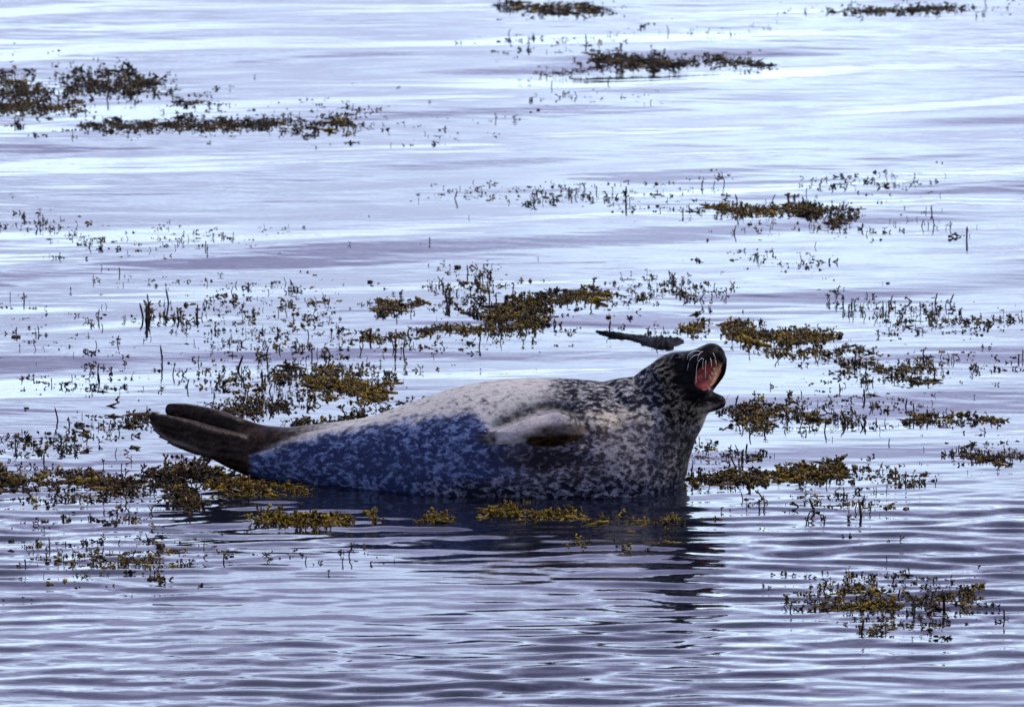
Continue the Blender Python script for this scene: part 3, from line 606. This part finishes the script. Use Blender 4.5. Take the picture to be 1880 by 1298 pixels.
CLUMPS = [  # label, path, spread x, spread y, mass pieces, single fronds, mix, shades, piece size (m), squash
 ('large dark raft of seaweed far behind the tail at the frame edge', [(0, 135), (60, 165), (5, 192), (110, 192), (20, 160)], 30, 16, 330, 10, 'upright', DK, .036, 1),
 ('dark ragged seaweed standing up beyond the far raft', [(115, 128), (165, 145), (200, 130), (285, 148), (130, 160), (250, 160)], 18, 13, 220, 10, 'upright', DK, .038, 1),
 ('thin dark strands of seaweed trailing from the far raft', [(205, 158), (290, 155), (340, 182), (380, 185)], 20, 9, 90, 7, 'mat', DK, .034, .8),
 ('long narrow dark brown band of seaweed drifting far beyond the tail', [(152, 230), (260, 232), (380, 228), (500, 226)], 8, 8, 430, 10, 'mat', (.62, .13, .25), .034, .9),
 ('frayed dark end of the long far seaweed band', [(500, 222), (560, 228), (640, 216), (650, 236)], 12, 13, 110, 8, 'upright', DK, .034, 1),
 ('dark seaweed heap farthest away near the top of the water', [(925, 6), (985, 12), (1040, 12), (1115, 18)], 14, 8, 190, 8, 'mat', (.6, .15, .25), .038, 1),
 ('thick middle of the far brown seaweed band beyond the head', [(1085, 98), (1110, 108), (1150, 108), (1235, 108)], 12, 9, 230, 9, 'mat', (.5, .2, .3), .036, 1.1),
 ('thinning end of the far brown seaweed band beyond the head', [(1235, 108), (1320, 104), (1410, 112)], 8, 6, 150, 7, 'mat', (.6, .2, .2), .032, 1),
 ('one long pale stem line at the start of the far brown band', [(985, 126), (1060, 124), (1100, 118)], 6, 3, 60, 3, 'mat', MX, .030, .6),
 ('dark seaweed strip far away at the upper corner of the water', [(1555, 18), (1640, 15), (1765, 12)], 14, 7, 170, 6, 'mat', DK, .036, .9),
 ('bushy dark tuft of seaweed standing highest beyond the head', [(1470, 383), (1490, 388)], 14, 10, 100, 12, 'upright', MX, .040, 1.1),
 ('low dark seaweed cluster beside the bushy tuft beyond the head', [(1325, 378), (1400, 390), (1440, 378)], 16, 8, 130, 12, 'upright', MX, .034, 1),
 ('small seaweed cluster trailing behind the bushy tuft', [(1530, 385), (1560, 395), (1525, 408)], 12, 9, 60, 8, 'upright', DK, .034, 1),
 ('flat brown seaweed ring floating beyond the middle of the back', [(672, 555), (725, 562), (700, 572), (780, 556)], 10, 7, 150, 10, 'mat', (.4, .35, .25), .036, 1),
 ('biggest olive seaweed tangle beyond the shoulders', [(890, 590), (940, 565), (985, 555), (960, 592), (1000, 575)], 16, 13, 430, 24, 'upright', (.35, .50, .15), .042, 1.1),
 ('upper arm of the big tangle reaching toward the head', [(1000, 548), (1060, 542), (1110, 538)], 10, 9, 180, 12, 'mat', (.45, .35, .2), .038, 1),
 ('lower dark fringe of seaweed under the big tangle', [(755, 602), (820, 600), (880, 604), (960, 600)], 10, 7, 200, 12, 'upright', MX, .034, 1),
 ('sparse dark seaweed row beyond the back at its lowest', [(655, 618), (700, 618), (745, 612)], 10, 7, 70, 8, 'upright', MX, .034, 1),
 ('small olive tuft just beyond the dark wet rock', [(1262, 598), (1290, 588)], 10, 7, 60, 7, 'upright', (.4, .5, .1), .036, 1.1),
 ('large brown olive seaweed raft behind the open mouth', [(1345, 605), (1400, 612), (1450, 618), (1520, 618)], 16, 11, 330, 20, 'mat', (.40, .42, .18), .042, 1.15),
 ('leading leafy edge of the raft behind the muzzle', [(1340, 590), (1375, 600), (1350, 618)], 10, 11, 100, 10, 'upright', (.4, .45, .15), .038, 1.1),
 ('second olive seaweed row under the raft behind the mouth', [(1395, 643), (1450, 646), (1500, 648), (1600, 640)], 12, 7, 150, 14, 'upright', (.35, .5, .15), .034, 1),
 ('broken brown seaweed pieces beyond the chin', [(1530, 660), (1580, 665), (1650, 678), (1710, 665)], 18, 9, 170, 14, 'upright', (.4, .4, .2), .034, 1),
 ('thin dark seaweed line past the broken pieces', [(1640, 692), (1700, 700)], 10, 5, 45, 6, 'mat', DK, .032, .9),
 ('olive seaweed mat floating just under the chin', [(1335, 752), (1375, 745), (1420, 755), (1370, 768), (1400, 782)], 16, 9, 260, 18, 'mat', (.42, .42, .16), .038, 1),
 ('spread of dark seaweed past the mat under the chin', [(1450, 750), (1500, 765), (1560, 760)], 18, 10, 130, 12, 'upright', MX, .034, 1),
 ('dark bristly seaweed row far along from the chin', [(1660, 762), (1740, 765), (1840, 762)], 12, 8, 170, 12, 'upright', DK, .032, 1),
 ('brightest olive seaweed heap floating off the chest', [(1440, 862), (1490, 866), (1535, 860)], 16, 9, 270, 18, 'mat', (.22, .66, .12), .042, 1.3),
 ('brown olive seaweed bank lying between chest and bright heap', [(1265, 872), (1320, 876), (1350, 868), (1400, 875)], 14, 11, 250, 18, 'upright', (.45, .42, .13), .038, 1.15),
 ('thin seaweed row beyond the bank at the chest', [(1335, 828), (1370, 832), (1405, 832)], 10, 5, 60, 7, 'dots', DK, .030, 1),
 ('dark seaweed sprigs clustered far out past the bright heap', [(1775, 832), (1830, 838), (1878, 832)], 14, 7, 90, 8, 'upright', DK, .032, 1),
 ('olive brown mound of seaweed beyond the sloping back', [(565, 700), (620, 706), (670, 712), (700, 725)], 14, 11, 380, 20, 'mat', (.30, .55, .15), .040, 1.2),
 ('dark seaweed cluster above the mound beyond the back', [(505, 690), (560, 690), (620, 670), (650, 690)], 16, 12, 150, 14, 'upright', MX, .036, 1),
 ('brown seaweed row right behind the hind flippers', [(395, 755), (460, 752), (520, 748)], 14, 9, 170, 14, 'upright', RD, .036, 1),
 ('seaweed fringe lying against the slope of the back', [(520, 772), (580, 775), (635, 768), (735, 738)], 14, 6, 120, 10, 'upright', MX, .034, 1),
 ('leafy seaweed sprigs spreading behind the flipper tips', [(215, 772), (250, 775), (275, 765)], 12, 9, 80, 9, 'upright', DK, .034, 1),
 ('dark mound of seaweed at the edge below the tail', [(2, 868), (15, 878)], 18, 10, 130, 8, 'mat', (.6, .35, .05), .042, 1.2),
 ('dark low seaweed pads past the edge mound', [(30, 890), (60, 862), (130, 862), (75, 890)], 20, 8, 120, 12, 'upright', DK, .034, 1),
 ('long brown seaweed bank leading to the tail', [(140, 868), (190, 878), (250, 882), (180, 888)], 16, 9, 270, 18, 'mat', (.5, .15, .35), .038, 1.1),
 ('reddish brown seaweed pile under the hind flippers', [(275, 868), (300, 862), (345, 858), (385, 868)], 14, 12, 330, 24, 'mat', RD, .040, 1.3),
 ('orange olive seaweed heap pressed against the tail', [(390, 885), (430, 893), (480, 895), (400, 872)], 16, 9, 360, 24, 'mat', (.35, .35, .30), .040, 1.3),
 ('small bright olive tuft at the waterline of the flank', [(525, 893), (552, 893)], 10, 5, 60, 7, 'upright', (.2, .75, .05), .032, 1),
 ('red brown seaweed column standing below the pile', [(325, 895), (340, 915), (355, 925)], 13, 13, 160, 16, 'upright', RD, .040, 1.2),
 ('yellow olive seaweed bush in front of the hindquarters', [(475, 950), (530, 953), (590, 955), (630, 945)], 14, 8, 190, 28, 'upright', (.10, .86, .04), .042, 1.15),
 ('upright olive sprig standing in the shadow before the flank', [(687, 947)], 3, 8, 14, 4, 'spikes', (.1, .9, 0), .040, 1),
 ('small orange olive tuft before the middle of the belly', [(800, 948), (815, 945)], 9, 7, 36, 6, 'upright', (.1, .8, .1), .038, 1),
 ('row of yellow olive seaweed in front of the belly', [(890, 936), (945, 935), (985, 942), (1055, 942)], 10, 6, 110, 20, 'upright', (.1, .88, .02), .038, 1),
 ('faint olive seaweed strip before the chest reflection', [(1070, 952), (1130, 950), (1185, 955), (1240, 945)], 12, 8, 60, 10, 'loose', (.2, .8, 0), .032, 1),
 ('dark spread of sprigs in front of the tail reflection', [(165, 1020), (210, 1028), (260, 1028), (325, 1012)], 20, 12, 100, 12, 'loose', MX, .032, 1),
 ('flat brown floating piece out beyond the sprigs', [(185, 950), (215, 955), (260, 952)], 8, 4, 26, 4, 'mat', RD, .034, .9),
 ('main dark clump of the nearest seaweed group', [(1490, 1108), (1540, 1108), (1590, 1108), (1635, 1108)], 14, 9, 150, 16, 'upright', (.5, .45, .05), .036, 1.1),
 ('upper loose part of the nearest seaweed group', [(1535, 1080), (1580, 1075), (1625, 1092)], 16, 9, 60, 9, 'upright', DK, .034, 1),
 ('branching seaweed beside the nearest main clump', [(1670, 1090), (1695, 1110), (1720, 1090), (1700, 1128)], 16, 10, 90, 12, 'upright', DK, .034, 1),
 ('small seaweed sprigs at the outer end of the nearest group', [(1765, 1085), (1785, 1082), (1775, 1120)], 10, 8, 40, 6, 'upright', (.5, .45, .05), .034, 1),
 ('lowest little tufts of the nearest seaweed group', [(1580, 1152), (1630, 1150), (1650, 1140)], 8, 5, 36, 6, 'upright', (.4, .55, .05), .032, 1),
]
for label, path, sx_, sy_, nm, nf, mix, hue, size, squash in CLUMPS:
    g = np.random.default_rng(sum(map(ord, label)) + len(label))
    c = np.mean(np.array(path, float), 0); o3 = place(*c); o3[2] = 0
    root = thing('seaweed_clump', label, 'seaweed', o3, 'clumps of seaweed breaking the surface')
    rows = []
    for px, py in spots(path, sx_ * 1.25, sy_ * 1.0, int(nm * (3.2 if path[0][1] < 420 else 1.5)), g, .6):
        p = place(px, py + 4)
        if inside_seal(p): continue
        k = pick(mix, g); rows.append((k, int(g.integers(KINDS[k])), p - (0, 0, .002), g.uniform(0, 6.28), size * g.uniform(.35, .95) * (1.4 if k == 'strand' else 1) * (1.5 if g.random() < .08 else 1), squash * g.uniform(.35, .95), shade_pick(hue, g)))
    joined('frond_mass', rows, root, o3)
    for px, py in spots(path, sx_ * 1.3, sy_ * 1.5, nf, g, .15):
        p = place(px, py + 4)
        if inside_seal(p): continue
        k = ('fork', 'tuft', 'strand', 'strand', 'spike', 'tuft')[int(g.integers(6))]
        f = bpy.data.objects.new('frond', piece_mesh(k, int(g.integers(KINDS[k])), shade_pick(hue, g))); COL.objects.link(f); f.parent = root
        s_ = size * g.uniform(.5, 1.0) * (2.1 if k == 'strand' else 1); f.scale = (s_, s_, s_ * g.uniform(.55, .95)); f.rotation_euler = (0, 0, g.uniform(0, 6.28)); f.location = p - o3 - (0, 0, .002)

SCATTER = [  # label, group, path, spread x, spread y, count, mix, shades, size
 ('small dark seaweed sprig scattered past the far raft', 'sprigs past the far raft', [(30, 105), (130, 105), (340, 160), (400, 160)], 40, 12, 26, 'loose', DK, .028),
 ('small dark sprig near the far band of seaweed', 'sprigs near the far band', [(65, 232), (110, 232), (420, 250), (510, 255)], 30, 8, 14, 'loose', DK, .026),
 ('dark sprig strung out after the far band of seaweed', 'sprigs strung after the far band', [(520, 195), (590, 200), (700, 215), (770, 232), (840, 238)], 25, 18, 70, 'loose', DK, .028),
 ('tiny dark sprig standing alone in the far water', 'lone sprigs in the far water', [(870, 215), (960, 218), (990, 190), (1050, 175), (1130, 170), (1210, 192)], 20, 8, 44, 'loose', DK, .026),
 ('dark seaweed bit drifting before the farthest heap', 'bits before the farthest heap', [(925, 68), (975, 68), (940, 90), (1050, 90), (1090, 70)], 28, 12, 60, 'loose', DK, .028),
 ('faint dark speck of seaweed in the farthest water', 'specks in the farthest water', [(1120, 25), (1170, 52), (1250, 48), (1330, 52), (1400, 50)], 20, 8, 44, 'dots', DK, .024),
 ('dark bit of seaweed along the farthest strip', 'bits along the farthest strip', [(1430, 16), (1520, 15), (1800, 14), (1878, 10)], 20, 8, 46, 'loose', DK, .030),
 ('small dark sprig in the scattered row beyond the head', 'sprigs in the row beyond the head', [(770, 352), (850, 350), (900, 350), (1000, 350), (1060, 355)], 25, 10, 60, 'loose', DK, .028),
 ('brown dark sprig in the denser row beyond the head', 'sprigs in the denser row beyond the head', [(1010, 352), (1110, 355), (1130, 370), (1190, 350), (1280, 362)], 25, 12, 90, 'loose', DK, .030),
 ('dark sprig between the row and the bushy tuft', 'sprigs between the row and the bushy tuft', [(1160, 385), (1250, 380), (1310, 385), (1350, 405), (1490, 415)], 30, 12, 60, 'loose', MX, .028),
 ('little dark sprig far past the bushy tuft', 'sprigs far past the bushy tuft', [(1480, 335), (1530, 325), (1570, 330), (1610, 330), (1700, 345)], 24, 12, 70, 'loose', DK, .027),
 ('lone dark sprig at the far side of the water', 'lone sprigs past the bushy tuft', [(1590, 430), (1640, 410), (1670, 405), (1700, 410), (1775, 420)], 20, 10, 26, 'spikes', DK, .030),
 ('tiny sprig in the loose patch above the mouth', 'sprigs in the loose patch above the mouth', [(1290, 325), (1325, 325), (1240, 345)], 25, 10, 16, 'dots', DK, .024),
 ('small dark sprig in the small patch beyond the head', 'sprigs in the small patch beyond the head', [(1350, 465), (1390, 475), (1440, 475), (1470, 480), (1525, 480)], 22, 12, 54, 'loose', DK, .027),
 ('dark brown sprig in the thin row far behind the tail', 'sprigs in the thin row far behind the tail', [(10, 400), (110, 410), (130, 430), (165, 445), (200, 440)], 26, 10, 80, 'loose', RD, .028),
 ('dark sprig in the sparse row far beyond the back', 'sprigs in the sparse row far beyond the back', [(265, 450), (330, 455), (370, 453), (300, 415), (430, 435), (500, 410)], 30, 10, 60, 'loose', MX, .028),
 ('tiny dark speck of seaweed on open water behind the tail', 'specks on open water behind the tail', [(5, 330), (40, 380), (120, 485), (600, 405)], 30, 8, 16, 'dots', DK, .026),
 ('small sprig on the pale water above the back', 'sprigs on the pale water above the back', [(210, 500), (290, 515), (350, 515), (430, 540), (480, 535), (560, 510)], 45, 14, 60, 'loose', DK, .027),
 ('upright dark brown sprig standing in water behind the tail', 'upright sprigs behind the tail', [(200, 575), (230, 590), (260, 590), (350, 575), (340, 600)], 22, 16, 46, 'spikes', RD, .036),
 ('dark sprig in the sparse field beyond the hindquarters', 'sprigs in the field beyond the hindquarters', [(385, 570), (440, 560), (470, 575), (520, 560), (560, 565), (620, 550)], 28, 18, 120, 'loose', MX, .030),
 ('small dark sprig in the dotted patch above the back', 'sprigs in the dotted patch above the back', [(370, 620), (400, 625), (490, 620), (540, 615), (600, 600), (640, 610)], 28, 22, 150, 'loose', DK, .027),
 ('dark sprig at the outer water behind the tail', 'sprigs on the outer water behind the tail', [(0, 540), (40, 610), (110, 645), (150, 650), (230, 640)], 34, 26, 74, 'loose', DK, .028),
 ('small brown sprig drifting behind the flippers', 'sprigs drifting behind the flippers', [(60, 680), (75, 715), (160, 705), (210, 705), (290, 715)], 28, 14, 44, 'loose', RD, .031),
 ('brown sprig in the crowd beyond the lower back', 'sprigs in the crowd beyond the lower back', [(370, 690), (430, 680), (470, 700), (440, 730), (500, 725), (560, 720)], 32, 16, 150, 'upright', MX, .031),
 ('dark sprig in the crowd just above the mound', 'sprigs in the crowd above the mound', [(480, 640), (560, 650), (620, 650), (690, 690), (730, 735)], 28, 18, 120, 'upright', MX, .030),
 ('dark sprig between the floating ring and the big tangle', 'sprigs between ring and big tangle', [(790, 520), (830, 525), (850, 555), (810, 575), (900, 510), (830, 560)], 22, 16, 90, 'upright', MX, .034),
 ('tiny sprig on pale water beyond the big tangle', 'sprigs on pale water beyond the big tangle', [(800, 490), (900, 490), (920, 512), (940, 530)], 26, 14, 26, 'loose', DK, .028),
 ('small olive sprig before the big tangle', 'sprigs before the big tangle', [(710, 635), (770, 635), (800, 640), (890, 625), (990, 620), (1040, 605)], 20, 9, 50, 'loose', (.4, .5, .1), .030),
 ('dark sprig at the tail end of the big tangle', 'sprigs at the end of the big tangle', [(1130, 548), (1170, 545), (1200, 520), (1250, 535), (1310, 540)], 26, 14, 130, 'upright', MX, .030),
 ('small sprig between the big tangle and the head', 'sprigs between big tangle and head', [(1040, 595), (1080, 592), (1200, 605), (1320, 600)], 22, 9, 34, 'loose', MX, .028),
 ('dark sprig on open water past the head', 'sprigs on open water past the head', [(1525, 545), (1545, 560), (1590, 560), (1660, 565), (1720, 555)], 26, 14, 60, 'spikes', DK, .031),
 ('dark sprig in the far outer row past the head', 'sprigs in the far outer row', [(1640, 575), (1690, 580), (1740, 590), (1820, 595), (1870, 570)], 28, 13, 110, 'upright', DK, .030),
 ('small brown sprig around the broken pieces', 'sprigs around the broken pieces', [(1530, 700), (1600, 700), (1690, 680), (1790, 660), (1860, 655)], 32, 18, 110, 'loose', MX, .030),
 ('small sprig beyond the mat under the chin', 'sprigs beyond the mat under the chin', [(1440, 735), (1500, 735), (1570, 735), (1640, 740), (1700, 730)], 30, 9, 90, 'loose', MX, .029),
 ('dark sprig hanging below the mat under the chin', 'sprigs below the mat under the chin', [(1340, 785), (1400, 790), (1500, 785), (1560, 780), (1630, 780)], 30, 8, 40, 'spikes', DK, .031),
 ('little sprig right beside the chest', 'sprigs right beside the chest', [(1290, 815), (1310, 820), (1290, 840), (1320, 845)], 14, 9, 30, 'loose', DK, .027),
 ('dark sprig past the bright olive heap', 'sprigs past the bright olive heap', [(1565, 855), (1600, 865), (1640, 880), (1690, 880)], 20, 10, 60, 'upright', MX, .032),
 ('small sprig in the row nearer than the bright heap', 'sprigs nearer than the bright heap', [(1480, 905), (1510, 920), (1560, 925), (1620, 925), (1500, 890)], 24, 12, 56, 'loose', MX, .030),
 ('single dark sprig on the rippled water off the chest', 'single sprigs on the rippled water', [(1325, 943), (1400, 905), (1480, 945), (1645, 935), (1670, 930)], 14, 9, 18, 'spikes', MX, .036),
 ('dark sprig near the edge past the bright heap', 'sprigs near the edge past the heap', [(1720, 840), (1770, 830), (1800, 815), (1860, 815)], 22, 10, 40, 'loose', DK, .029),
 ('dark sprig on the water before the flipper tips', 'sprigs before the flipper tips', [(10, 800), (60, 830), (110, 810), (150, 820), (90, 800)], 22, 13, 76, 'upright', DK, .036),
 ('small sprig between the flippers and the edge', 'sprigs between flippers and the edge', [(130, 775), (180, 775), (210, 770), (230, 800), (190, 800)], 24, 9, 30, 'loose', DK, .029),
 ('dark sprig under the brown bank by the tail', 'sprigs under the brown bank', [(40, 905), (100, 910), (130, 915), (240, 900), (290, 905), (290, 925)], 28, 10, 90, 'upright', DK, .031),
 ('sprig on open water in front of the brown bank', 'sprigs in front of the brown bank', [(10, 960), (80, 958), (250, 935), (310, 945)], 26, 8, 26, 'loose', DK, .030),
 ('small dark sprig in the front field below the tail', 'sprigs in the front field', [(0, 995), (40, 1000), (90, 1005), (160, 1000), (240, 995), (300, 990)], 30, 11, 70, 'loose', DK, .029),
 ('dark olive sprig in the front field near the reflection', 'sprigs in the front field near the reflection', [(90, 1028), (150, 1030), (230, 1040), (320, 1045), (270, 1055)], 32, 12, 90, 'loose', MX, .029),
 ('olive sprig on the dark rippled reflection', 'sprigs on the rippled reflection', [(340, 1005), (390, 1005), (440, 1020), (690, 1020), (640, 1010)], 24, 9, 34, 'loose', MX, .030),
 ('tiny speck of seaweed near the near corner', 'specks near the corner', [(15, 1100), (40, 1098), (20, 1085), (90, 1060), (250, 1080)], 18, 9, 14, 'dots', DK, .028),
 ('pale olive sprig on the reflection of the chest', 'sprigs on the reflection of the chest', [(1060, 1000), (1120, 985), (1150, 1005), (1180, 1020), (1100, 970)], 26, 14, 36, 'loose', (.2, .8, 0), .028),
 ('small dark sprig around the nearest seaweed group', 'sprigs around the nearest group', [(1440, 1095), (1450, 1115), (1480, 1080), (1560, 1058), (1640, 1055), (1700, 1070), (1790, 1080)], 24, 12, 100, 'loose', DK, .031),
 ('dark sprig below the nearest seaweed group', 'sprigs below the nearest group', [(1570, 1130), (1660, 1130), (1740, 1135), (1700, 1165), (1680, 1178)], 26, 12, 56, 'loose', DK, .030),
 ('lone sprig near the edge past the nearest group', 'lone sprigs past the nearest group', [(1855, 1125), (1840, 1135), (1790, 1140), (1400, 1080)], 14, 6, 20, 'loose', DK, .031),
]
cand = []
for label, group, path, sx_, sy_, n_, mix, hue, size in SCATTER:
    g = np.random.default_rng(sum(map(ord, label)) * 3 + n_)
    for px, py in spots(path, sx_ * 1.7, sy_ * 1.6, int(n_ * 2.7), g, .45):
        p = place(px, py + 3)
        if inside_seal(p): continue
        k = pick(mix, g); s_ = size * (.9 if k == 'spike' else .82) * math.exp(g.normal() * .38 - .28) * (.85 if k == 'blob' else 1)
        cand.append([s_ * (.45 if k == 'blob' else 1) / (20 + p[1]), k, int(g.integers(KINDS[k])), p, g.uniform(0, 6.28), s_, shade_pick(hue, g), label, group])
cand.sort(key=lambda c: -c[0])
EXTRA = []
CENTRE = {}
for c in cand[:290]: CENTRE.setdefault(c[8], []).append(c[3])
CENTRE = {k: np.mean(v, 0) for k, v in CENTRE.items()}
def own_label(label, k, sh, s_, p, group):
    form = {'tuft': 'tufted', 'fork': 'forked', 'spike': 'spiky', 'blob': 'knobbly', 'strand': 'trailing'}[k]; tone = ('dark', 'olive', 'reddish brown')[sh]
    where = label.split('sprig ')[-1] if 'sprig ' in label else label.split(' of seaweed ')[-1] if ' of seaweed ' in label else label.split('seaweed ')[-1] if 'seaweed ' in label else label
    if where == label: where = label.split('bit ')[-1]
    c = CENTRE[group]; side = 'tail side' if p[0] < c[0] - .12 else 'head side' if p[0] > c[0] + .12 else 'middle'; dep = 'farthest' if p[1] > c[1] + .22 else 'farther' if p[1] > c[1] else 'nearer' if p[1] > c[1] - .22 else 'nearest'
    return ' '.join(f'{"tall" if s_ > .034 else "low" if s_ < .024 else "middling"} {tone} {form} sprig, {dep} {side}, {where}'.split()[:16])
for rank, (w, k, i, p, yaw, s_, sh, label, group) in enumerate(cand):
    if rank < 290:
        o = bpy.data.objects.new('seaweed_sprig', piece_mesh(k, i, sh)); COL.objects.link(o); o.location = p - (0, 0, .002); o.rotation_euler = (0, 0, yaw); o.scale = (s_, s_, s_ * (.9 if k == 'spike' else .7))
        o['label'] = own_label(label, k, sh, s_, p, group); o['category'] = 'seaweed'; o['group'] = group
    else: EXTRA.append((k, i, p - (0, 0, .002), yaw, s_, .8, sh))
byl = {}
for o in COL.objects:
    if o.name.startswith('seaweed_sprig'): byl.setdefault(o['label'], []).append(o)
for lab, os_ in byl.items():
    if len(os_) < 2: continue
    os_.sort(key=lambda o: o.location.x)
    for i, o in enumerate(os_):
        w = 'tailmost' if i == 0 else 'headmost' if i == len(os_) - 1 else ('second', 'third', 'fourth', 'fifth', 'sixth', 'seventh')[min(i - 1, 5)] + ' from tail end'
        o['label'] = ' '.join((w + ' ' + lab).split()[:16])
bits = joined('seaweed_fragments', EXTRA); bits['label'] = 'tiny bits of seaweed floating all over the water'; bits['category'] = 'seaweed'

# single stems that stand out
def stem(label, px, py, h, shade, kind='stalk', yaw=0.0, i=0):
    o = bpy.data.objects.new('seaweed_sprig', piece_mesh(kind, i, shade)); COL.objects.link(o); p = place(px, py); o.location = p; o.scale = (h, h, h); o.rotation_euler = (0, 0, yaw)
    o['label'] = label; o['category'] = 'seaweed'
stem('thick reddish brown stem leaning out of the bank by the chest', 1352, 862, .042, 2)
stem('short reddish stem standing in front of the bank by the chest', 1402, 915, .034, 2, 'fork', 1.0, 3)
stem('tall thin dark stem standing alone behind the tail', 298, 660, .052, 0, 'spike', 0, 1)
stem('thin dark stem standing alone behind the flippers', 343, 715, .030, 0, 'spike', 0, 2)
stem('orange brown stem rising from the pile under the flippers', 302, 858, .046, 2, 'fork', .4, 2)
stem('tall forked stem on the water before the flipper tips', 80, 845, .062, 2, 'fork', 0, 5)
stem('curved thin dark stem alone on the rippled water below the belly', 640, 1022, .032, 0, 'stalk', 2.6)
stem('tall thin olive stem rising above the big tangle', 941, 545, .040, 1, 'spike', 0, 3)

# wet rock awash beyond the shoulder
def rock():
    g = np.random.default_rng(4); n = 60; m = 14; vs_, fs = [], []
    ctr = [on_water(1095, 606), on_water(1130, 612), on_water(1165, 617), on_water(1200, 628), on_water(1228, 630), on_water(1256, 626)]
    hs = [.004, .008, .007, .016, .020, .004]; ws = [.01, .03, .04, .09, .09, .03]
    for i in range(n):
        u = i / (n - 1) * 5; a = min(int(u), 4); f = u - a; c = ctr[a] * (1 - f) + ctr[a + 1] * f; h = hs[a] * (1 - f) + hs[a + 1] * f; w = ws[a] * (1 - f) + ws[a + 1] * f
        for j in range(m):
            t_ = -.25 + j / (m - 1) * (math.pi + .5); nn = 1 + 1.0 * mnoise.noise(Vector((i * .30, j * .35, 0))) + .5 * mnoise.noise(Vector((i * .6, j * .9, 3)))
            vs_.append((c[0] + .01 * mnoise.noise(Vector((i * .3, j * .5, 7))), c[1] + w * math.cos(t_), max(h * math.sin(t_) * nn + .002, -.03)))
    for i in range(n - 1):
        for j in range(m - 1): fs.append((i * m + j, i * m + j + 1, (i + 1) * m + j + 1, (i + 1) * m + j))
    o = mesh_obj('rock', [(v[0], v[1], v[2] - .008) for v in vs_], fs, plain('wet_rock', (.0025, .0025, .004), .6, .3))
    o['label'] = 'low black wet rock just awash beyond the neck of the seal'; o['category'] = 'rock'
rock()
